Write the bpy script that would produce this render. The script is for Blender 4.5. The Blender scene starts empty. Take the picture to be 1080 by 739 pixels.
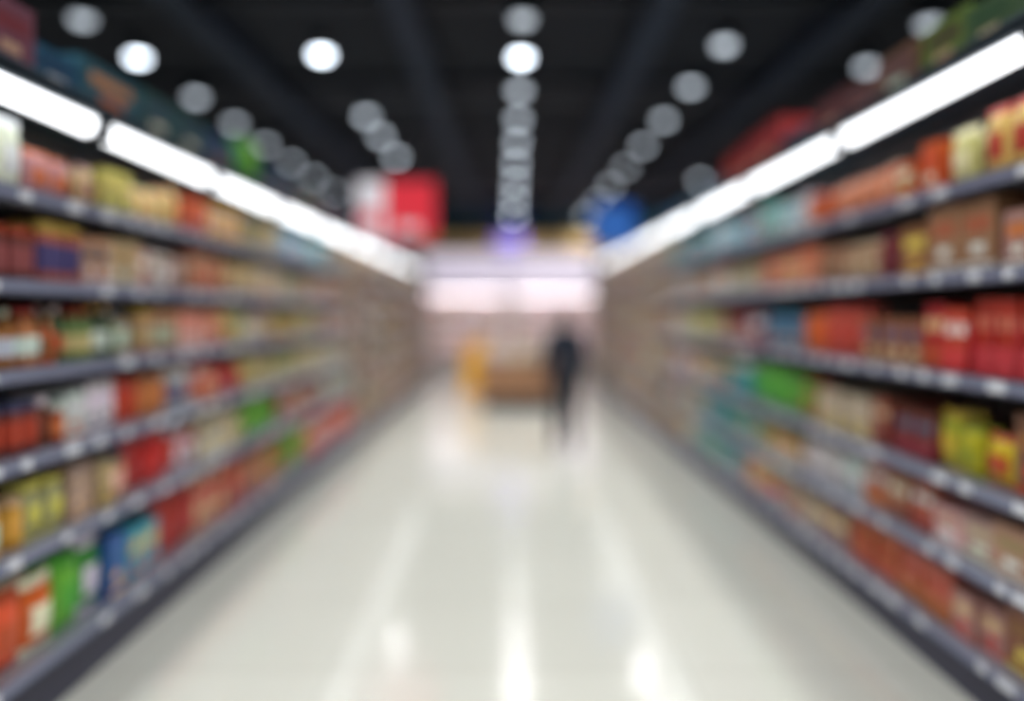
import bpy, math, random
from mathutils import Vector
random.seed(11)
scene = bpy.context.scene
scene.view_settings.view_transform = 'Standard'
scene.view_settings.look = 'None'

F = 760.0
VX, VY = 537.0, 328.0
CAMH = 1.6
A_L, A_R = 1.80, 1.86      # front planes of the shelving

def s2l(c):
    out = []
    for v in c[:3]:
        v = v/255.0
        out.append(v/12.92 if v <= 0.04045 else ((v+0.055)/1.055)**2.4)
    return tuple(out)+(1.0,)

# ---------------------------------------------------------------- materials
def mat(name, col, rough=0.5, metal=0.0, emit=None, es=0.0, noise=0.0, nscale=6.0, bump=0.0):
    m = bpy.data.materials.new(name); m.use_nodes = True
    nt = m.node_tree; b = nt.nodes['Principled BSDF']
    b.inputs['Base Color'].default_value = s2l(col)
    b.inputs['Roughness'].default_value = rough
    b.inputs['Metallic'].default_value = metal
    if emit:
        b.inputs['Emission Color'].default_value = s2l(emit)
        b.inputs['Emission Strength'].default_value = es
    if noise > 0:
        tc = nt.nodes.new('ShaderNodeTexCoord')
        n = nt.nodes.new('ShaderNodeTexNoise'); n.inputs['Scale'].default_value = nscale
        nt.links.new(tc.outputs['Object'], n.inputs['Vector'])
        mix = nt.nodes.new('ShaderNodeMix'); mix.data_type = 'RGBA'
        c = s2l(col)
        mix.inputs['A'].default_value = tuple(max(0, v*(1-noise)) for v in c[:3])+(1,)
        mix.inputs['B'].default_value = tuple(min(1, v*(1+noise)) for v in c[:3])+(1,)
        nt.links.new(n.outputs['Fac'], mix.inputs['Factor'])
        nt.links.new(mix.outputs['Result'], b.inputs['Base Color'])
        if bump > 0:
            bp = nt.nodes.new('ShaderNodeBump'); bp.inputs['Strength'].default_value = bump
            nt.links.new(n.outputs['Fac'], bp.inputs['Height'])
            nt.links.new(bp.outputs['Normal'], b.inputs['Normal'])
    return m

def mat_vcol(name, rough=0.45):
    m = bpy.data.materials.new(name); m.use_nodes = True
    nt = m.node_tree; b = nt.nodes['Principled BSDF']
    a = nt.nodes.new('ShaderNodeAttribute'); a.attribute_name = 'Col'
    tc = nt.nodes.new('ShaderNodeTexCoord')
    n = nt.nodes.new('ShaderNodeTexNoise'); n.inputs['Scale'].default_value = 25
    nt.links.new(tc.outputs['Object'], n.inputs['Vector'])
    mr = nt.nodes.new('ShaderNodeMapRange')
    mr.inputs['To Min'].default_value = 0.75; mr.inputs['To Max'].default_value = 1.2
    nt.links.new(n.outputs['Fac'], mr.inputs['Value'])
    mx = nt.nodes.new('ShaderNodeVectorMath'); mx.operation = 'SCALE'
    nt.links.new(a.outputs['Color'], mx.inputs[0]); nt.links.new(mr.outputs['Result'], mx.inputs['Scale'])
    nt.links.new(mx.outputs['Vector'], b.inputs['Base Color'])
    b.inputs['Roughness'].default_value = rough
    return m

def mat_wood(name, c1, c2, rough=0.5):
    m = bpy.data.materials.new(name); m.use_nodes = True
    nt = m.node_tree; b = nt.nodes['Principled BSDF']
    tc = nt.nodes.new('ShaderNodeTexCoord'); mp = nt.nodes.new('ShaderNodeMapping')
    mp.inputs['Scale'].default_value = (8, 8, 1.2)
    n = nt.nodes.new('ShaderNodeTexNoise'); n.inputs['Scale'].default_value = 4; n.inputs['Detail'].default_value = 6
    r = nt.nodes.new('ShaderNodeValToRGB')
    r.color_ramp.elements[0].position = .3; r.color_ramp.elements[0].color = s2l(c1)
    r.color_ramp.elements[1].position = .7; r.color_ramp.elements[1].color = s2l(c2)
    nt.links.new(tc.outputs['Object'], mp.inputs['Vector']); nt.links.new(mp.outputs['Vector'], n.inputs['Vector'])
    nt.links.new(n.outputs['Fac'], r.inputs['Fac']); nt.links.new(r.outputs['Color'], b.inputs['Base Color'])
    b.inputs['Roughness'].default_value = rough
    return m

M_PACK = mat_vcol('packaging', 0.42)
M_SHELF = mat('shelf_grey_steel', (150, 152, 162), .4, .3, noise=.08)
M_RAIL = mat('price_rail_grey', (136, 142, 168), .35, .2, noise=.06)
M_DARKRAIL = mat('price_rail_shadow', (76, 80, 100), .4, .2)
M_TAG = mat('price_tag_paper', (228, 232, 242), .6, noise=.05)
M_BACK = mat('shelf_back_panel', (62, 55, 54), .7, noise=.1)
M_POST = mat('shelf_post_steel', (70, 72, 80), .5, .4)
M_KICK = mat('kick_plate', (66, 66, 84), .5, .2)
M_CANOPY = mat('canopy_steel', (60, 76, 90), .5, noise=.1)
M_TUBE = mat('tube_diffuser', (255, 255, 255), .5, emit=(246, 250, 255), es=3.2)
M_WOODF = mat_wood('far_bay_wood', (178, 146, 120), (214, 184, 156))
M_WOODT = mat_wood('display_wood', (150, 108, 78), (188, 142, 108))
M_CEIL = mat('ceiling_black', (4, 13, 26), .9, noise=.2, nscale=2)
M_BEAM = mat('ceiling_beam_charcoal', (24, 38, 58), .8, noise=.1)
M_DUCT = mat('duct_black', (8, 19, 34), .6, noise=.1)
M_LAMPH = mat('lamp_housing', (20, 28, 42), .5)
M_WALL = mat('wall_paint_grey', (120, 124, 128), .8, noise=.05)
M_TEAL = mat('wall_paint_teal', (34, 82, 102), .7, noise=.06)
M_DARK = mat('dark_plinth', (26, 26, 32), .6)

# floor
M_FLOOR = bpy.data.materials.new('polished_floor'); M_FLOOR.use_nodes = True
nt = M_FLOOR.node_tree; b = nt.nodes['Principled BSDF']
tc = nt.nodes.new('ShaderNodeTexCoord')
br = nt.nodes.new('ShaderNodeTexBrick'); br.offset = 0; br.inputs['Scale'].default_value = 1.0
br.inputs['Brick Width'].default_value = .8; br.inputs['Row Height'].default_value = .8
br.inputs['Mortar Size'].default_value = .003
br.inputs['Color1'].default_value = s2l((217, 218, 209)); br.inputs['Color2'].default_value = s2l((213, 214, 205))
br.inputs['Mortar'].default_value = s2l((180, 178, 166))
nt.links.new(tc.outputs['Object'], br.inputs['Vector'])
nt.links.new(br.outputs['Color'], b.inputs['Base Color'])
nz = nt.nodes.new('ShaderNodeTexNoise'); nz.inputs['Scale'].default_value = 3
nt.links.new(tc.outputs['Object'], nz.inputs['Vector'])
mr = nt.nodes.new('ShaderNodeMapRange'); mr.inputs['To Min'].default_value = .09; mr.inputs['To Max'].default_value = .17
nt.links.new(nz.outputs['Fac'], mr.inputs['Value']); nt.links.new(mr.outputs['Result'], b.inputs['Roughness'])
b.inputs['IOR'].default_value = 1.75

# ---------------------------------------------------------------- mesh builder
class MB:
    def __init__(self): self.v = []; self.f = []; self.c = []; self.m = []
    def face(self, idx, col, mi=0): self.f.append(idx); self.c.append(col); self.m.append(mi)
    def box(self, x0, x1, y0, y1, z0, z1, col=(1, 1, 1, 1), mi=0):
        if x0 > x1: x0, x1 = x1, x0
        o = len(self.v)
        self.v += [(x0,y0,z0),(x1,y0,z0),(x1,y1,z0),(x0,y1,z0),(x0,y0,z1),(x1,y0,z1),(x1,y1,z1),(x0,y1,z1)]
        for q in ((0,3,2,1),(4,5,6,7),(0,1,5,4),(1,2,6,5),(2,3,7,6),(3,0,4,7)):
            self.face([o+i for i in q], col, mi)
    def lathe(self, cx, cy, z0, prof, n=12, mi=0):
        o = len(self.v)
        for r, z, c in prof:
            for k in range(n):
                a = 2*math.pi*k/n
                self.v.append((cx+r*math.cos(a), cy+r*math.sin(a), z0+z))
        for i in range(len(prof)-1):
            for k in range(n):
                k2 = (k+1) % n
                self.face([o+i*n+k, o+i*n+k2, o+(i+1)*n+k2, o+(i+1)*n+k], prof[i][2], mi)
        self.face([o+k for k in range(n)][::-1], prof[0][2], mi)
        e = o+(len(prof)-1)*n
        self.face([e+k for k in range(n)], prof[-1][2], mi)
    def bag(self, cx, cy, z0, w, h, t, c1, c2):
        nu, nv = 6, 8; o = len(self.v)
        for side in (-1, 1):
            for j in range(nv+1):
                v = j/nv
                for i in range(nu+1):
                    u = i/nu
                    th = t*.5*(max(0, math.sin(math.pi*u))**.5)*(max(0, math.sin(math.pi*min(1, max(0, v*1.12-.04))))**.45)
                    ww = w*(1-.08*math.sin(math.pi*v))
                    self.v.append((cx+side*th, cy+(u-.5)*ww, z0+v*h))
        N = (nu+1)*(nv+1)
        for sd in (0, 1):
            for j in range(nv):
                for i in range(nu):
                    q = [o+sd*N+j*(nu+1)+i, o+sd*N+j*(nu+1)+i+1, o+sd*N+(j+1)*(nu+1)+i+1, o+sd*N+(j+1)*(nu+1)+i]
                    if sd == 0: q = q[::-1]
                    self.face(q, c2 if (2 <= j <= 4 and 1 <= i <= 4) or j in (0, 7) else c1)
    def obj(self, name, mats, parent=None, smooth=False):
        me = bpy.data.meshes.new(name); me.from_pydata(self.v, [], self.f)
        for m in mats: me.materials.append(m)
        me.polygons.foreach_set('material_index', self.m)
        at = me.color_attributes.new('Col', 'FLOAT_COLOR', 'CORNER')
        data = []
        for p, c in zip(me.polygons, self.c): data += list(c)*p.loop_total
        at.data.foreach_set('color', data)
        if smooth: me.polygons.foreach_set('use_smooth', [True]*len(me.polygons))
        me.update()
        ob = bpy.data.objects.new(name, me); scene.collection.objects.link(ob)
        if parent: ob.parent = parent
        return ob

def empty(name, loc=(0, 0, 0)):
    e = bpy.data.objects.new(name, None); e.location = loc; scene.collection.objects.link(e); return e

# ---------------------------------------------------------------- room shell
X0, X1, Y0, Y1, ZC = -8.0, 8.0, -4.0, 20.5, 4.45
m = MB(); m.box(X0, X1, Y0, Y1, -.1, 0); m.obj('floor', [M_FLOOR])
m = MB(); m.box(X0, X1, Y0, Y1, ZC, ZC+.1); m.obj('ceiling', [M_CEIL])
m = MB(); m.box(X0-.1, X0, Y0, Y1, 0, ZC); m.obj('wall_left', [M_WALL])
m = MB(); m.box(X1, X1+.1, Y0, Y1, 0, ZC); m.obj('wall_right', [M_WALL])
m = MB(); m.box(X0, X1, Y1, Y1+.1, 0, ZC); m.obj('wall_back', [M_TEAL])
m = MB(); m.box(X0, X1, Y0-.1, Y0, 0, ZC); m.obj('wall_front', [M_WALL])

# ceiling beams / ducts
m = MB()
for x in (-5.2, -2.85, -.95, 1.35, 3.1, 5.4):
    m.box(x-.13, x+.13, Y0, Y1, ZC-.03, ZC)
    m.box(x-.03, x+.03, Y0, Y1, ZC-.2, ZC-.03)
    m.box(x-.13, x+.13, Y0, Y1, ZC-.23, ZC-.2)
m.obj('ceiling_beams', [M_BEAM])
m = MB()
y = -3.2
while y < 20:
    m.box(X0, X1, y-.05, y+.05, ZC-.12, ZC-.031); y += 2.4
m.obj('ceiling_cross_beams', [M_DUCT])

# ---------------------------------------------------------------- downlights
ZL = 4.2
M_LAMPS = {}
def lamp_mat(s):
    k = round(s, 1)
    if k not in M_LAMPS:
        M_LAMPS[k] = mat('downlight_lens', (200, 205, 210), .4, emit=(230, 242, 255), es=k)
    return M_LAMPS[k]
lamp_root = empty('ceiling_downlights')
def lamp(x, y, strength, power=20, spot=True):
    mb = MB(); w = (1, 1, 1, 1)
    mb.lathe(x, y, ZL, [(.098, 0, w), (.108, .01, w), (.108, .12, w), (.08, .15, w), (.012, .155, w), (.012, ZC-ZL, w)], 20, 0)
    prof = []
    for i in range(6):
        a = math.pi/2*i/5
        prof.append((max(.002, .09*math.sin(a)), -.05*math.cos(a), w))
    mb.lathe(x, y, ZL, prof, 20, 1)
    mb.obj('downlight', [M_LAMPH, lamp_mat(strength)], lamp_root, True)
    if spot:
        l = bpy.data.lights.new('downlight_beam', 'SPOT'); l.energy = power; l.spot_size = math.radians(148)
        l.spot_blend = 1.0; l.shadow_soft_size = .07; l.color = (1, 1, .985)
        o = bpy.data.objects.new('downlight_beam', l); o.location = (x, y, ZL-.13)
        scene.collection.objects.link(o); o.parent = lamp_root
H = ZL-CAMH
def at_dy(dy): return H*F/dy
rows = {
  .12: [(308, .6), (268, 4), (233, .7), (203, .75), (178, .8), (156, .8), (136, .8), (118, .8), (101, .8)],
 -1.90: [(271, 4), (206, .75), (185, .6), (163, .65)],
 -3.80: [(308, .6), (268, 3.2), (226, .6), (198, .5), (176, .42), (157, .38), (141, .35), (126, .3)],
  2.10: [(281, .75), (237, .65), (202, .55), (175, .45), (152, .4), (132, .4), (115, .4), (100, .4)],
  3.80: [(303, .6), (258, .6), (198, .6), (138, .45)],
}
for x, lst in rows.items():
    for dy, s in lst:
        d = at_dy(dy)
        lamp(x, d, min(30, 2.5*s*(d/7.3)**1.7), 90)
    for d in (-2.6, -.9, .8, 2.6, 4.4):
        lamp(x, d, 8, 90)

# ---------------------------------------------------------------- products
P = {
 'cream': [(240, 222, 190), (232, 206, 176), (244, 230, 206)],
 'ycream': [(240, 216, 140), (236, 204, 120), (244, 226, 170)],
 'pinktan': [(206, 150, 130), (214, 168, 140), (190, 120, 104)],
 'yellow': [(232, 190, 80), (226, 168, 66), (236, 206, 120)],
 'brownred': [(150, 74, 54), (170, 96, 70), (130, 64, 52)],
 'tan': [(190, 158, 128), (172, 138, 108), (205, 178, 150)],
 'orangebrown': [(180, 92, 48), (160, 78, 42), (190, 112, 60)],
 'greendark': [(60, 96, 52), (92, 120, 60), (70, 80, 50)],
 'red': [(196, 40, 36), (178, 30, 34), (206, 60, 46)],
 'maroon': [(124, 38, 42), (140, 50, 48), (110, 40, 44)],
 'white': [(214, 214, 220), (196, 200, 210), (226, 222, 220)],
 'yelgreen': [(176, 184, 20), (196, 196, 30), (150, 166, 24)],
 'orange': [(222, 92, 42), (210, 76, 36), (226, 116, 60)],
 'green': [(78, 166, 46), (60, 148, 50), (110, 180, 50)],
 'blue': [(50, 140, 190), (70, 156, 200), (40, 110, 170)],
 'teal': [(60, 150, 150), (90, 170, 160), (50, 120, 130)],
 'olive': [(170, 160, 100), (186, 172, 120), (150, 146, 90)],
 'cardboard': [(150, 96, 62), (138, 84, 54), (162, 108, 72)],
 'aqua': [(150, 200, 216), (190, 214, 224), (120, 186, 200)],
 'salmon': [(220, 120, 90), (226, 140, 110), (206, 100, 80)],
 'dteal': [(36, 90, 112), (42, 98, 122), (30, 76, 96)],
 'dmar': [(120, 56, 66), (104, 48, 60), (134, 70, 78)],
 'mixfar': [(200, 170, 140), (176, 146, 120), (206, 190, 160), (160, 160, 130), (184, 126, 106), (210, 196, 184), (150, 176, 176)],
}
ACC = [(240, 236, 228), (236, 200, 90), (200, 60, 46), (70, 84, 120), (240, 238, 236), (230, 190, 150), (220, 130, 80)]
SAT = .95
def jit(c, j=14):
    c = [max(0, min(255, v+random.uniform(-j, j))) for v in c]
    g = sum(c)/3
    return tuple(max(0, g+(v-g)*SAT) for v in c)
class Run:
    """one builder per product kind"""
    def __init__(self): self.k = {}
    def get(self, kind):
        if kind not in self.k: self.k[kind] = MB()
        return self.k[kind]

def add_product(run, kind, side, front, yc, z, w, h, c1, c2, c3, depth):
    L1, L2, L3 = s2l(c1), s2l(c2), s2l(c3)
    mb = run.get(kind)
    if kind == 'box':
        xa, xb = front, front+side*depth
        mb.box(xa, xb, yc-w/2, yc+w/2, z, z+h, L1)
        e = .002
        mb.box(xa-side*e, xa, yc-w*.36, yc+w*.36, z+h*.55, z+h*.78, L2)
        mb.box(xa-side*e, xa, yc-w*.47, yc+w*.47, z+h*.06, z+h*.13, L3)
        mb.box(xa-side*e*.8, xa, yc-w*.2, yc+w*.2, z+h*.25, z+h*.4, L3)
        mb.box(xa+side*.02, xb-side*.02, yc-w/2-e, yc-w/2, z+h*.3, z+h*.6, L2)
    elif kind == 'tray':   # shelf ready carton with packs standing in it
        xa, xb = front, front+side*depth
        mb.box(xa, xb, yc-w/2, yc+w/2, z, z+.012, L1)
        mb.box(xa, xa+side*.006, yc-w/2, yc+w/2, z, z+h*.4, L1)
        mb.box(xa, xb, yc-w/2, yc-w/2+.005, z, z+h*.75, L1)
        mb.box(xa, xb, yc+w/2-.005, yc+w/2, z, z+h*.75, L1)
        n = max(2, int(w/.07)); pw = (w-.02)/n
        for i in range(n):
            y0 = yc-w/2+.01+i*pw
            mb.box(xa+side*.012, xb-side*.01, y0+.003, y0+pw-.003, z+.012, z+h, L2)
            mb.box(xa+side*.010, xa+side*.012, y0+.01, y0+pw-.01, z+h*.6, z+h*.78, L3)
    elif kind == 'bottle':
        r = w/2*.94; q = 0
        nrow = max(1, int(depth/w))
        for i in range(min(nrow, 2)):
            cx = front+side*(r+i*2.1*r)
            mb.lathe(cx, yc, z, [(r*.85, 0, L1), (r, .02*h, L1), (r, .2*h, L2), (r, .52*h, L1), (r*.96, .6*h, L1),
                                 (r*.5, .76*h, L1), (r*.34, .82*h, L1), (r*.34, .88*h, L3), (r*.42, .885*h, L3), (r*.42, h, L3)], 12)
    elif kind == 'jar':
        r = w/2*.95
        for i in range(2):
            cx = front+side*(r+i*2.1*r)
            mb.lathe(cx, yc, z, [(r*.9, 0, L1), (r, .05*h, L1), (r, .2*h, L2), (r, .65*h, L1), (r, .74*h, L1), (r*.82, .82*h, L1),
                                 (r*.88, .83*h, L3), (r*.88, .985*h, L3), (r*.8, h, L3)], 12)
    elif kind == 'bag':
        t = min(.09, w*.5)
        for i in range(2):
            mb.bag(front+side*(t/2+i*t*1.1), yc, z, w, h, t, L1, L2)

def seg_at(segs, side, yv):
    for a, b_, spec in segs:
        if a <= yv < b_: return spec
    return None

def fill(run, side, A, z, hmax, pxsegs, ylo, yhi, skip=(), setback=.035, far=('mixfar',), smul=1.0, pacc=.5):
    """pxsegs: list of (x_from, x_to, palette, kind, w, hfrac)"""
    segs = []
    K = A*F
    for x0, x1, pal, kind, w, hf in pxsegs:
        if side < 0: d0, d1 = K/(VX-x0) if x0 > -900 else -99, K/(VX-x1)
        else: d0, d1 = (K/(x1-VX) if x1 < 1900 else -99), K/(x0-VX)
        segs.append((d0, d1, (pal, kind, w, hf)))
    y = ylo
    while y < yhi:
        sp0 = sp = seg_at(segs, side, y+.06)
        if sp is None:
            sp = (random.choice(far), random.choice(['box', 'bag', 'jar', 'box', 'tray', 'bottle']), random.uniform(.1, .2), random.uniform(.6, .85))
        pal, kind, w, hf = sp
        if kind == 'mix': kind = random.choice(['box', 'bag', 'jar', 'bottle'])
        if kind in ('bottle', 'jar', 'can'): w = min(w, .1)
        w *= random.uniform(.7, 1.0)*smul
        h = hmax*hf*random.uniform(.8, 1.06)
        c1 = jit(random.choice(P[pal]), 20); c2 = jit(random.choice(ACC) if (random.random() < pacc and kind not in ('tray',)) else random.choice(P[pal]), 20)
        c3 = jit(random.choice(ACC))
        n = random.randint(1, 4) if w < .16 else random.randint(1, 2)
        for i in range(n):
            if y+w > yhi: y = yhi+1; break
            if i > 0 and seg_at(segs, side, y+.06) is not sp0: break
            if any(a < y+w and b_ > y for a, b_ in skip):
                y = [b_ for a, b_ in skip if a < y+w and b_ > y][0]+.003
                continue
            add_product(run, kind, side, side*(A+setback+random.uniform(0, .025)), y+w/2, z+.001, w, h, c1, c2, c3, .34)
            y += w+.005
        if random.random() < .1: y += random.uniform(.02, .07)

KN = {'box': 'packaged_food_boxes', 'tray': 'shelf_ready_cartons', 'bottle': 'sauce_bottles', 'jar': 'food_jars', 'can': 'tin_cans', 'bag': 'snack_bags'}

def gondola(side, A, zs, canopy_z, gap0, period, topsegs, rowsegs, toph, tube_end, skips_from=8.8):
    root = empty('gondola_shelving')
    ylo, yhi, D = -1.0, 15.8, .5
    fx = side*A; bx = side*(A+D)
    m = MB(); m.box(bx, bx+side*.04, ylo, yhi, 0, canopy_z+.02); m.obj('back_panel', [M_BACK], root)
    m = MB(); m.box(fx+side*.04, bx, ylo, yhi, 0, zs[0]-.03)
    m.obj('kick_plate', [M_KICK], root)
    m = MB()
    for z in zs: m.box(fx+side*.008, bx, ylo, yhi, z-.03, z)
    m.obj('shelves', [M_SHELF], root)
    m = MB()
    for z in zs:
        m.box(fx, fx+side*.008, ylo, yhi, z-.05, z+.01, mi=0)
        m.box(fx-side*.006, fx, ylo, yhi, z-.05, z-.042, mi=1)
        m.box(fx-side*.006, fx, ylo, yhi, z+.004, z+.01, mi=0)
        y = ylo+.1
        while y < yhi-.2:
            if random.random() < .8:
                wt = random.choice([.05, .07, .07, .1])
                m.box(fx-side*.004, fx, y, y+wt, z-.04, z, mi=2)
            y += random.uniform(.14, .3)
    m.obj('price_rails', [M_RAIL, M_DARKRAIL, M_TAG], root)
    # uprights + brackets
    m = MB(); y = ylo
    while y < skips_from:
        m.box(bx-side*.03, bx, y, y+.04, zs[0], canopy_z)
        y += 1.2
    m.obj('uprights', [M_POST], root)
    m = MB(); skips = []; y = skips_from
    while y < yhi:
        for (za, zb) in zip(zs, zs[1:]+[canopy_z-.02]):
            m.box(fx+side*.01, bx, y, y+.045, za, zb-.03)
        m.box(fx-side*.02, fx-side*.007, y-.01, y+.055, .0, canopy_z-.12)
        skips.append((y, y+.05)); y += 1.3
    m.obj('wooden_dividers', [M_WOODF], root)
    m = MB()
    for ya, yb in ((ylo-.04, ylo), (yhi, yhi+.04)):
        m.box(fx-side*.01, bx+side*.04, ya, yb, 0, canopy_z+.04)
    m.obj('end_panels', [M_CANOPY], root)
    # canopy
    m = MB(); m.box(fx-side*.06, bx+side*.04, ylo, yhi, canopy_z, canopy_z+.03)
    m.box(fx-side*.06, fx-side*.05, ylo, yhi, canopy_z-.015, canopy_z+.05)
    m.obj('canopy', [M_CANOPY], root)
    # lights
    m = MB(); y = gap0-period*math.ceil((gap0-ylo)/period)+period
    while y < tube_end:
        ya, yb = y+.055, min(y+period-.055, yhi)
        x0, x1 = fx-side*.045, fx+side*.055
        zt, zb = canopy_z, canopy_z-.092
        # housing
        m.box(x0, x1, ya, yb, zt-.018, zt, mi=0)
        m.box(x0, x1, ya-.01, ya, zb-.002, zt, mi=0)
        m.box(x0, x1, yb, yb+.01, zb-.002, zt, mi=0)
        # rounded diffuser
        n = 10; o = len(m.v)
        cx = (x0+x1)/2; hw = abs(x1-x0)/2-.004
        for yy in (ya, yb):
            for i in range(n+1):
                a = math.pi*i/n
                m.v.append((cx+hw*math.cos(a)*(1), yy, zt-.018-.072*(math.sin(a)**.6)))
        for i in range(n):
            m.face([o+i, o+i+1, o+n+1+i+1, o+n+1+i], (1, 1, 1, 1), 1)
        y += period
    m.obj('shelf_tube_lights', [M_POST, M_TUBE], root)
    run = Run()
    hs = [b_-a for a, b_ in zip(zs, zs[1:]+[canopy_z-.06])]
    for z, h, segs in zip(zs, hs, rowsegs):
        fill(run, side, A, z, h-.04, segs, ylo+.02, yhi-.02, skips, setback=.05)
    for kind, mb in run.k.items():
        mb.obj(KN[kind], [M_PACK], None, kind in ('bottle', 'jar', 'bag'))
    run = Run()
    fill(run, side, A, canopy_z+.03, toph, topsegs, ylo+.05, yhi-.05, (), setback=.0, far=('dteal', 'dteal', 'dmar', 'dteal'), smul=1.15, pacc=.12)
    for kind, mb in run.k.items():
        mb.obj('overstock_cartons', [M_PACK])

N = -1000; Q = 2000
left_rows = [  # bottom -> top
 [(N, 70, 'orange', 'bag', .2, .85), (70, 128, 'green', 'bag', .22, .9), (128, 180, 'blue', 'box', .2, .8), (180, 250, 'red', 'bag', .22, .85),
  (250, 290, 'orangebrown', 'box', .18, .8), (290, 330, 'green', 'bag', .2, .8), (330, 380, 'red', 'box', .2, .8)],
 [(N, 52, 'yellow', 'jar', .1, .65), (52, 95, 'olive', 'bag', .16, .8), (95, 130, 'tan', 'box', .12, .8), (130, 155, 'olive', 'jar', .1, .7), (155, 225, 'red', 'bag', .17, .8),
  (225, 260, 'tan', 'box', .15, .8), (260, 300, 'green', 'bag', .15, .8), (300, 350, 'brownred', 'box', .15, .8)],
 [(N, 88, 'maroon', 'jar', .09, .72), (88, 130, 'white', 'box', .14, .85), (130, 190, 'orange', 'bag', .15, .8), (190, 222, 'white', 'jar', .1, .8),
  (222, 265, 'red', 'box', .15, .75), (265, 300, 'olive', 'bag', .15, .8), (300, 340, 'olive', 'box', .15, .75)],
 [(N, 82, 'orangebrown', 'bottle', .08, .85), (82, 142, 'greendark', 'bottle', .08, .85), (142, 200, 'tan', 'jar', .1, .8), (200, 250, 'salmon', 'box', .14, .8),
  (250, 300, 'mixfar', 'mix', .14, .8), (300, 340, 'olive', 'box', .15, .8)],
 [(N, 100, 'brownred', 'jar', .1, .8), (100, 175, 'pinktan', 'box', .13, .8), (175, 250, 'tan', 'bag', .15, .8), (250, 310, 'mixfar', 'box', .14, .8)],
 [(N, 50, 'cream', 'bag', .17, .92), (50, 112, 'pinktan', 'bag', .17, .8), (112, 150, 'yellow', 'box', .15, .75), (150, 200, 'ycream', 'bag', .15, .75), (200, 225, 'orange', 'box', .13, .75),
  (225, 265, 'yellow', 'box', .15, .75), (265, 300, 'olive', 'box', .15, .75), (300, 350, 'aqua', 'box', .15, .75)],
]
left_top = [(N, 40, 'dmar', 'box', .3, .8), (60, 92, 'green', 'bag', .24, .82), (40, 60, 'dteal', 'box', .3, .6), (92, 240, 'dteal', 'box', .42, .72), (240, 275, 'green', 'bag', .3, .95),
            (275, 420, 'dteal', 'box', .42, .6)]
right_rows = [
 [(1045, Q, 'cardboard', 'box', .2, .8), (985, 1045, 'tan', 'box', .2, .6), (890, 985, 'orangebrown', 'tray', .26, .75), (840, 890, 'tan', 'box', .2, .7), (780, 840, 'mixfar', 'mix', .17, .7),
  (720, 780, 'teal', 'box', .2, .7)],
 [(985, Q, 'tan', 'box', .22, .7), (900, 985, 'orangebrown', 'tray', .25, .8), (830, 900, 'white', 'bag', .2, .8), (790, 830, 'olive', 'box', .15, .7), (730, 790, 'teal', 'bag', .15, .8)],
 [(1072, Q, 'cardboard', 'box', .2, .8), (965, 1072, 'yelgreen', 'bag', .2, .66), (905, 965, 'maroon', 'tray', .2, .7), (850, 905, 'tan', 'box', .18, .7), (780, 850, 'green', 'bag', .15, .75), (730, 780, 'teal', 'jar', .1, .7)],
 [(962, Q, 'red', 'tray', .2, .84), (905, 962, 'cardboard', 'box', .16, .72), (840, 905, 'orange', 'bag', .16, .72), (800, 840, 'blue', 'box', .15, .7), (760, 800, 'maroon', 'box', .15, .75), (720, 760, 'olive', 'bag', .15, .7)],
 [(1040, Q, 'tan', 'box', .2, .8), (950, 1028, 'cardboard', 'box', .24, .86), (915, 950, 'maroon', 'bag', .13, .8), (855, 915, 'pinktan', 'bag', .14, .75), (800, 855, 'salmon', 'box', .14, .75),
  (750, 800, 'mixfar', 'mix', .14, .7), (1028, 1040, 'maroon', 'box', .05, .5)],
 [(985, Q, 'ycream', 'bag', .2, .74), (938, 985, 'orange', 'box', .16, .62), (865, 938, 'salmon', 'bag', .16, .6), (845, 865, 'orange', 'box', .14, .6), (795, 845, 'aqua', 'box', .16, .66), (740, 795, 'aqua', 'bag', .15, .66),
  (700, 740, 'teal', 'box', .15, .7)],
]
right_top = [(985, Q, 'greendark', 'box', .3, .9), (860, 985, 'dmar', 'box', .36, .8), (820, 860, 'dteal', 'box', .3, .6), (775, 820, 'red', 'box', .4, 1.1), (700, 775, 'dteal', 'box', .36, .6)]
gondola(-1, A_L, [.25, .70, 1.05, 1.38, 1.71, 2.05], 2.44, 3.13, 1.2, left_top, left_rows, .34, 13.0)
gondola(+1, A_R, [.22, .57, .90, 1.33, 1.76, 2.13], 2.60, 4.0, 1.5, right_top, right_rows, .27, 13.2)

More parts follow.
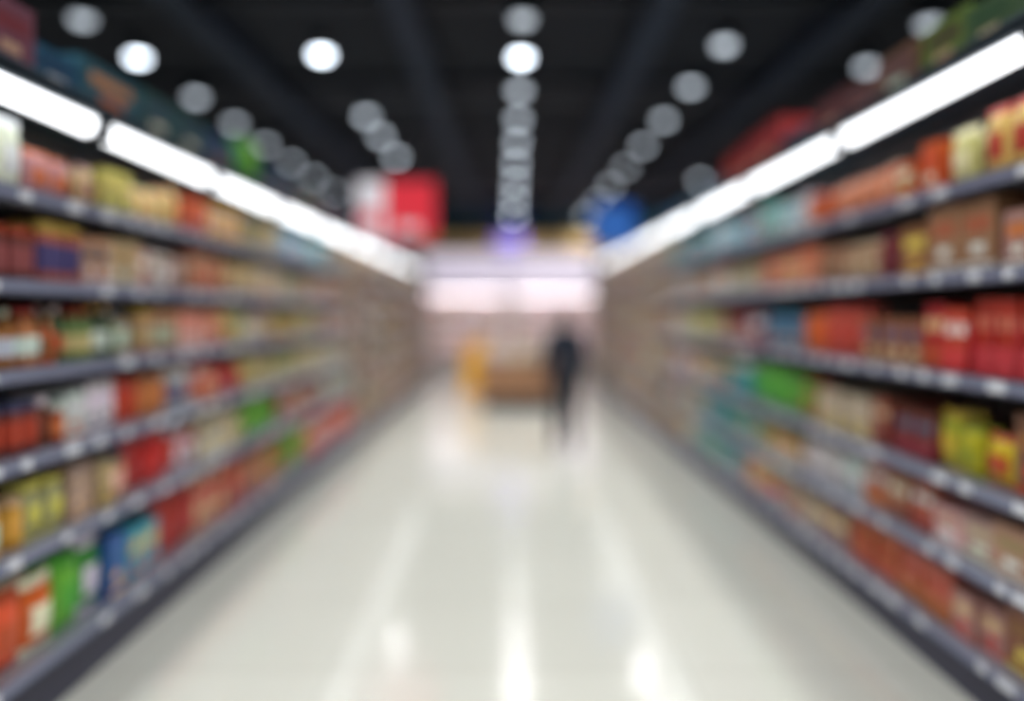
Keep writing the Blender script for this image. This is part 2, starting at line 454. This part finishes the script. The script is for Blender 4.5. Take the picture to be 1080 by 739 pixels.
# ---------------------------------------------------------------- hanging signs
def hanging_sign(name, x, y, z, w, h, kind):
    root = empty(name)
    m = MB(); t = .03
    m.box(x-w/2, x+w/2, y-t, y+t, z-h/2, z+h/2, mi=0)
    m.box(x-w/2-.015, x+w/2+.015, y-t-.01, y+t+.01, z+h/2, z+h/2+.02, mi=1)
    m.box(x-w/2-.015, x+w/2+.015, y-t-.01, y+t+.01, z-h/2-.02, z-h/2, mi=1)
    if kind == 'red':
        for yy in (y-t-.002, y+t):
            m.box(x-w/2, x-w*.15, yy, yy+.002, z-h/2, z+h/2, mi=2)
            m.box(x+w*.02, x+w*.3, yy, yy+.002, z-h*.38, z-h*.24, mi=2)
            m.box(x-w*.46, x-w*.24, yy-.001, yy+.003, z-h*.3, z+h*.0, mi=0)
    else:
        for yy in (y-t-.002, y+t):
            m.box(x-w*.3, x+w*.3, yy, yy+.002, z-h*.12, z+h*.02, mi=2)
    c = {'red': (214, 44, 60), 'blue': (14, 84, 168)}[kind]
    ma = mat(name+'_face', c, .5, emit=c, es=.3 if kind == 'red' else .3)  # modest emission added so the sign faces read brighter
    mw = mat(name+'_lettering', (226, 222, 230) if kind == 'red' else (90, 140, 200), .5, emit=(226, 222, 230), es=.2 if kind == 'red' else .0)
    m.obj('sign_panel', [ma, M_LAMPH, mw], root)
    m = MB()
    for sx in (-.35, .35):
        m.lathe(x+sx*w, y, z+h/2+.02, [(.006, 0, (1,)*4), (.006, ZC-.0-(z+h/2+.02), (1,)*4)], 8)
    m.obj('hanging_rods', [M_LAMPH], root)
hanging_sign('hanging_aisle_sign', -119/F*8, 8, CAMH+106/F*8, .86, .66, 'red')
hanging_sign('hanging_direction_sign', 113/F*10, 10.3, CAMH+93/F*10, .6, .58, 'blue')

# ---------------------------------------------------------------- back of store
m = MB()
m.box(-7.5, 7.5, 20.1, 20.48, 3.28, 3.68)
for k in range(16): m.box(-7.5+k*.98, -7.5+k*.98+.02, 20.08, 20.1, 3.28, 3.68)
m.obj('yellow_header_band', [mat('header_yellow', (176, 148, 96), .5, emit=(190, 156, 100), es=.2, noise=.05)])  # band is no lamp; faint emission added to lift its brightness
m = MB(); w4 = (1,)*4
m.box(-.42, .42, 19.74, 19.8, 3.22, 3.66, mi=0); m.box(-.34, .34, 19.73, 19.74, 3.34, 3.54, mi=1)
for sx in (-.3, .3): m.box(sx-.01, sx+.01, 19.76, 19.78, 3.66, ZC-.02, mi=0)
m.obj('purple_logo_sign', [mat('logo_purple', (110, 84, 200), .5, emit=(104, 80, 215), es=.3), mat('logo_light', (190, 180, 235), .5, emit=(160, 140, 235), es=.3)])
m = MB()
for k in range(-6, 6):
    m.box(k*1.2+.02, k*1.2+1.18, 19.9, 20.48, 2.3, 3.2, mi=0)
    m.box(k*1.2+.0, k*1.2+.02, 19.88, 20.48, 2.28, 3.24, mi=1)
m.box(-7.2, 7.2, 19.88, 20.48, 3.2, 3.25, mi=1); m.box(-7.2, 7.2, 19.88, 20.48, 2.25, 2.3, mi=1)
m.obj('illuminated_header', [mat('lightbox_white', (238, 232, 240), .5, emit=(232, 222, 244), es=.65), mat('lightbox_frame', (200, 190, 204), .4)])
# refrigerated cabinets
M_CAB = mat('cabinet_white', (220, 208, 208), .4, noise=.04)
M_CABIN = mat('cabinet_inside', (222, 208, 206), .6, emit=(222, 206, 208), es=.6)  # inner back panel glows, emission added to brighten the cabinets
M_CABLED = mat('cabinet_led', (255, 255, 255), .5, emit=(250, 238, 245), es=12)
M_GRILL = mat('cabinet_grill', (150, 138, 136), .5)
pal_back = [(228, 214, 210), (216, 196, 188), (206, 184, 172), (232, 224, 222), (194, 170, 154), (214, 200, 204), (204, 174, 158)]
for k in range(-3, 3):
    xa, xb = k*2.4+.01, k*2.4+2.39
    root = empty('refrigerated_cabinet')
    m = MB()
    m.box(xa, xb, 20.35, 20.48, 0, 2.22, mi=1)
    m.box(xa, xa+.05, 19.4, 20.35, 0, 2.22, mi=0); m.box(xb-.05, xb, 19.4, 20.35, 0, 2.22, mi=0)
    m.box(xa+.05, xb-.05, 19.35, 20.35, 2.05, 2.22, mi=0)
    m.box(xa+.05, xb-.05, 19.4, 20.35, .1, .4, mi=0)
    m.box(xa+.05, xb-.05, 19.45, 20.35, 0, .1, mi=3)
    for q in range(4): m.box(xa+.1, xb-.1, 19.39, 19.4, .15+q*.05, .17+q*.05, mi=3)
    m.box(xa+.1, xb-.1, 19.42, 19.46, 2.02, 2.05, mi=2)
    for z in (.82, 1.22, 1.62):
        m.box(xa+.05, xb-.05, 19.6, 20.35, z-.03, z, mi=0); m.box(xa+.05, xb-.05, 19.585, 19.6, z-.045, z+.01, mi=0)
        m.box(xa+.1, xb-.1, 19.605, 19.63, z-.045, z-.03, mi=2)
    for dx in (.05, .8, 1.55): m.box(xa+dx, xa+dx+.03, 19.41, 19.43, .4, 2.02, mi=3)
    m.obj('cabinet_body', [M_CAB, M_CABIN, M_CABLED, M_GRILL], root)
    m = MB()
    for z in (.4, .82, 1.22, 1.62):
        x = xa+.08
        while x < xb-.22:
            w = random.uniform(.1, .18); h = random.uniform(.22, .3)
            c = s2l(jit(random.choice(pal_back)))
            m.box(x, x+w, 19.66, 20.1, z, z+h, c); m.box(x+.02, x+w-.02, 19.657, 19.66, z+h*.3, z+h*.7, s2l(jit(random.choice(ACC))))
            x += w+.01
    m.obj('chilled_packs', [M_PACK], root)

# ---------------------------------------------------------------- promo display table
root = empty('promotional_display_bin')
xa, xb, ya, yb = -.47, .74, 11.7, 12.6
m = MB()
m.box(xa+.03, xb-.03, ya+.03, yb-.03, 0, .2, mi=1)
m.box(xa+.02, xb-.02, ya+.02, yb-.02, .2, .62, mi=0)
for z in (.22, .37, .52):
    m.box(xa, xb, ya, ya+.02, z, z+.13, mi=0); m.box(xa, xb, yb-.02, yb, z, z+.13, mi=0)
    m.box(xa, xa+.02, ya+.02, yb-.02, z, z+.13, mi=0); m.box(xb-.02, xb, ya+.02, yb-.02, z, z+.13, mi=0)
for x, y in ((xa, ya), (xb-.05, ya), (xa, yb-.05), (xb-.05, yb-.05)):
    m.box(x-.01 if x == xa else x+.01, x+.05 if x == xa else x+.06, y-.01, y+.06, .2, .8, mi=0)
m.box(xa+.05, xb-.05, ya+.0, ya+.02, .68, .8, mi=0); m.box(xa+.05, xb-.05, yb-.02, yb, .68, .8, mi=0)
m.box(xa, xa+.02, ya+.05, yb-.05, .68, .8, mi=0); m.box(xb-.02, xb, ya+.05, yb-.05, .68, .8, mi=0)
m.obj('bin_frame', [M_WOODT, M_DARK], root)
m = MB()
for i in range(7):
    for j in range(4):
        hh = random.uniform(.3, .42); x = xa+.08+i*.152; y = ya+.07+j*.2
        c = s2l(jit(random.choice([(224, 204, 192), (204, 170, 146), (228, 214, 208), (190, 150, 124)])))
        m.box(x, x+.14, y, y+.18, .62, .62+hh, c); m.box(x+.02, x+.12, y-.002, y, .62+hh*.5, .62+hh*.85, s2l(jit((225, 215, 210))))
m.obj('stacked_packs', [M_PACK], root)

# yellow folding floor sign
root = empty('yellow_floor_sign')
m = MB()
def slab(m, p, mi=0, t=.02):
    o = len(m.v)
    for dy in (0, t):
        for q in p: m.v.append((q[0], q[1]+dy, q[2]))
    n = len(p)
    m.face([o+i for i in range(n)], w4, mi); m.face([o+n+i for i in range(n)][::-1], w4, mi)
    for i in range(n):
        j = (i+1) % n; m.face([o+i, o+n+i, o+n+j, o+j], w4, mi)
cx, cy = -.60, 13.4
hs = 1.02
for sg in (-1, 1):
    yb_ = cy+sg*.2; yt = cy+sg*.012
    def pt(x, z): return (cx+x, yb_+(yt-yb_)*z/hs, z)
    slab(m, [pt(-.27, 0), pt(-.22, 0), pt(-.18, .1), pt(.18, .1), pt(.22, 0), pt(.27, 0), pt(.22, hs-.04), pt(.18, hs), pt(-.18, hs), pt(-.22, hs-.04)])
    f = -.004 if sg < 0 else .021
    slab(m, [(a, b_+f, c) for a, b_, c in [pt(-.08, .5), pt(.08, .5), pt(0, .64)]], 1, .003)
m.box(cx-.05, cx+.05, cy-.02, cy+.04, hs-.02, hs+.03, mi=0)
m.obj('sign_body', [mat('sign_yellow', (250, 182, 20), .45, noise=.04), mat('sign_black', (60, 45, 20), .6)], root)

# ---------------------------------------------------------------- shopper
def skin(name, verts, edges, radii, root_i=0, lv=2):
    me = bpy.data.meshes.new(name); me.from_pydata(verts, edges, [])
    ob = bpy.data.objects.new(name+'_tmp', me); scene.collection.objects.link(ob)
    md = ob.modifiers.new('s', 'SKIN'); md.use_smooth_shade = True
    sd = me.skin_vertices[0].data
    for i, r in enumerate(radii):
        sd[i].radius = r if isinstance(r, tuple) else (r, r)
        sd[i].use_root = (i == root_i)
    ss = ob.modifiers.new('d', 'SUBSURF'); ss.levels = lv; ss.render_levels = lv
    dg = bpy.context.evaluated_depsgraph_get(); dg.update()
    res = bpy.data.meshes.new_from_object(ob.evaluated_get(dg)); res.name = name
    bpy.data.objects.remove(ob)
    return res
PY = 8.2; PX = 59/F*PY
person = empty('walking_shopper', (PX, PY, 0))
M_SKIN = mat('skin', (196, 146, 120), .5, noise=.05)
M_JACK = mat('jacket_navy', (20, 32, 50), .8, noise=.15, nscale=20)
M_TROU = mat('trousers_black', (16, 22, 36), .8, noise=.15, nscale=20)
M_SHOE = mat('shoes_black', (18, 18, 20), .4)
M_HAIR = mat('hair_dark', (28, 22, 20), .5, noise=.2, nscale=40)
M_EYE = mat('eye_white', (235, 235, 235), .2)
M_IRIS = mat('iris_brown', (40, 24, 16), .2)
M_LIP = mat('lips', (160, 84, 78), .45)
V = [(0, 0, .90), (0, 0, 1.04), (0, .01, 1.2), (0, 0, 1.31), (0, .0, 1.385), (0, .01, 1.46),       #0-5
     (-.165, 0, 1.315), (-.225, -.05, 1.06), (-.235, .05, .84),                                       #6-8
     (.165, 0, 1.315), (.22, .02, 1.06), (.23, .13, .86),                                           #9-11
     (-.085, 0, .82), (-.09, .15, .47), (-.09, .17, .10), (-.095, .24, .05), (-.1, .33, .035),           #12-16
     (.085, 0, .82), (.085, .02, .46), (.09, -.22, .15), (.092, -.16, .07), (.097, -.09, .035)]           #17-21
E = [(0, 1), (1, 2), (2, 3), (3, 4), (4, 5), (3, 6), (6, 7), (7, 8), (3, 9), (9, 10), (10, 11), (0, 12), (12, 13), (13, 14), (14, 15), (15, 16),
     (0, 17), (17, 18), (18, 19), (19, 20), (20, 21)]
R = [(.17, .12), (.145, .11), (.165, .12), (.12, .09), .05, .045, .068, .056, .04, .068, .056, .04,
     (.105, .1), .08, .056, (.05, .045), (.042, .03), (.105, .1), .08, .056, (.05, .045), (.042, .03)]
bm_ = skin('body', V, E, R, 0, 2)
for mm in (M_JACK, M_TROU, M_SHOE, M_SKIN): bm_.materials.append(mm)
for p in bm_.polygons:
    c = p.center; p.use_smooth = True
    if c.z > 1.405 and abs(c.x) < .08: p.material_index = 3
    elif c.z < .09 or (c.z < .13 and c.y < -.1): p.material_index = 2
    elif c.z < .84 and abs(c.x) < .18: p.material_index = 1
    else: p.material_index = 0
zmin = min(v.co.z for v in bm_.vertices)
for v in bm_.vertices: v.co.z -= zmin
ob = bpy.data.objects.new('clothed_body', bm_); scene.collection.objects.link(ob); ob.parent = person
# hands
for sx, wp in ((-1, V[8]), (1, V[11])):
    wx, wy, wz = wp[0], wp[1]+.0, wp[2]-zmin
    parts = []
    palm = skin('palm', [(wx, wy, wz+.02), (wx, wy+.004, wz-.03), (wx, wy+.01, wz-.075), (wx, wy+.012, wz-.1)], [(0, 1), (1, 2), (2, 3)],
                [.026, (.016, .028), (.016, .038), (.012, .036)], 0, 2)
    parts.append(palm)
    for fi, (off, ln) in enumerate(((.03, .068), (.010, .076), (-.010, .07), (-.029, .055))):
        b0 = Vector((wx, wy+.01+off, wz-.085)); inn = -sx
        pts = [b0, b0+Vector((0, off*.15, -.02-ln*.3)), b0+Vector((inn*.012, off*.2, -.02-ln*.65)), b0+Vector((inn*.03, off*.2, -.02-ln*.92))]
        parts.append(skin('finger', [tuple(q) for q in pts], [(0, 1), (1, 2), (2, 3)], [.009, .0088, .008, .0068], 0, 2))
    t0 = Vector((wx-sx*.005, wy+.02, wz-.035))
    pts = [t0, t0+Vector((-sx*.008, .028, -.025)), t0+Vector((-sx*.014, .038, -.052)), t0+Vector((-sx*.018, .036, -.074))]
    parts.append(skin('thumb', [tuple(q) for q in pts], [(0, 1), (1, 2), (2, 3)], [.012, .011, .0095, .008], 0, 2))
    mb = MB()
    for pm in parts:
        o = len(mb.v); mb.v += [tuple(v.co) for v in pm.vertices]
        for p in pm.polygons: mb.face([o+i for i in p.vertices], w4)
    mb.obj('hand', [M_SKIN], person, True)
# head
def ell(mb, c, r, nu=24, nv=16, mi=0, fn=None, keep=None):
    o = len(mb.v)
    pts = []
    for j in range(nv+1):
        ph = math.pi*j/nv
        for i in range(nu):
            th = 2*math.pi*i/nu
            n = Vector((math.sin(ph)*math.cos(th), math.sin(ph)*math.sin(th), math.cos(ph)))
            q = Vector((n.x*r[0], n.y*r[1], n.z*r[2]))
            if fn: q = fn(n, q)
            pts.append(q); mb.v.append((c[0]+q.x, c[1]+q.y, c[2]+q.z))
    for j in range(nv):
        for i in range(nu):
            i2 = (i+1) % nu
            if keep:
                cen = (pts[j*nu+i]+pts[(j+1)*nu+i2])/2
                if not keep(cen): continue
            mb.face([o+j*nu+i, o+(j+1)*nu+i, o+(j+1)*nu+i2, o+j*nu+i2], w4, mi)
HC = (0, .03, 1.535-zmin)
def hf(n, q):
    if n.z < 0:
        q.x *= 1-.32*(-n.z)**1.3; q.y = q.y*(1-.12*(-n.z)) + .012*(-n.z)
    if n.y > .8 and abs(n.x) < .25 and -.35 < n.z < .15: q.y += .014*(1-abs(n.x)/.25)*(1-abs(n.z+.18)/.4)
    if n.y > .7 and .1 < n.z < .3 and .2 < abs(n.x) < .55: q.y -= .005
    return q
mb = MB(); ell(mb, HC, (.074, .092, .112), 40, 30, 0, hf)
for sx in (-1, 1):
    ell(mb, (sx*.075, .022, HC[2]-.005), (.009, .018, .03), 12, 10, 0)
    ell(mb, (sx*.03, HC[1]+.079, HC[2]+.008), (.013, .008, .008), 12, 8, 1)
    ell(mb, (sx*.03, HC[1]+.085, HC[2]+.008), (.006, .004, .006), 10, 6, 2)
ell(mb, (0, HC[1]+.081, HC[2]-.055), (.022, .008, .008), 12, 8, 3)
mb.obj('head', [M_SKIN, M_EYE, M_IRIS, M_LIP], person, True)
def hairfn(n, q):
    if n.z < 0 and n.y < .2: q.z *= 1.25; q.y *= 1.05
    return q
mb = MB()
ell(mb, (0, HC[1]-.012, HC[2]+.014), (.086, .1, .112), 32, 24, 0, hairfn,
    keep=lambda c: c.y < .012 and c.z > -.14 or c.z > .055)
mb.obj('hair', [M_HAIR], person, True)

# ---------------------------------------------------------------- camera
cam = bpy.data.cameras.new('camera'); co = bpy.data.objects.new('camera', cam); scene.collection.objects.link(co)
co.location = (0, 0, CAMH); co.rotation_euler = (math.radians(90), 0, 0)
cam.sensor_width = 36; cam.lens = F/1080*36
cam.shift_x = 3/1080; cam.shift_y = -(369.5-VY)/1080
cam.clip_start = .05
cam.dof.use_dof = True; cam.dof.focus_distance = 1.7; cam.dof.aperture_fstop = (cam.lens/1000)/.094
scene.camera = co
w = bpy.data.worlds.new('world'); scene.world = w; w.use_nodes = True
w.node_tree.nodes['Background'].inputs['Color'].default_value = (.02, .02, .025, 1)
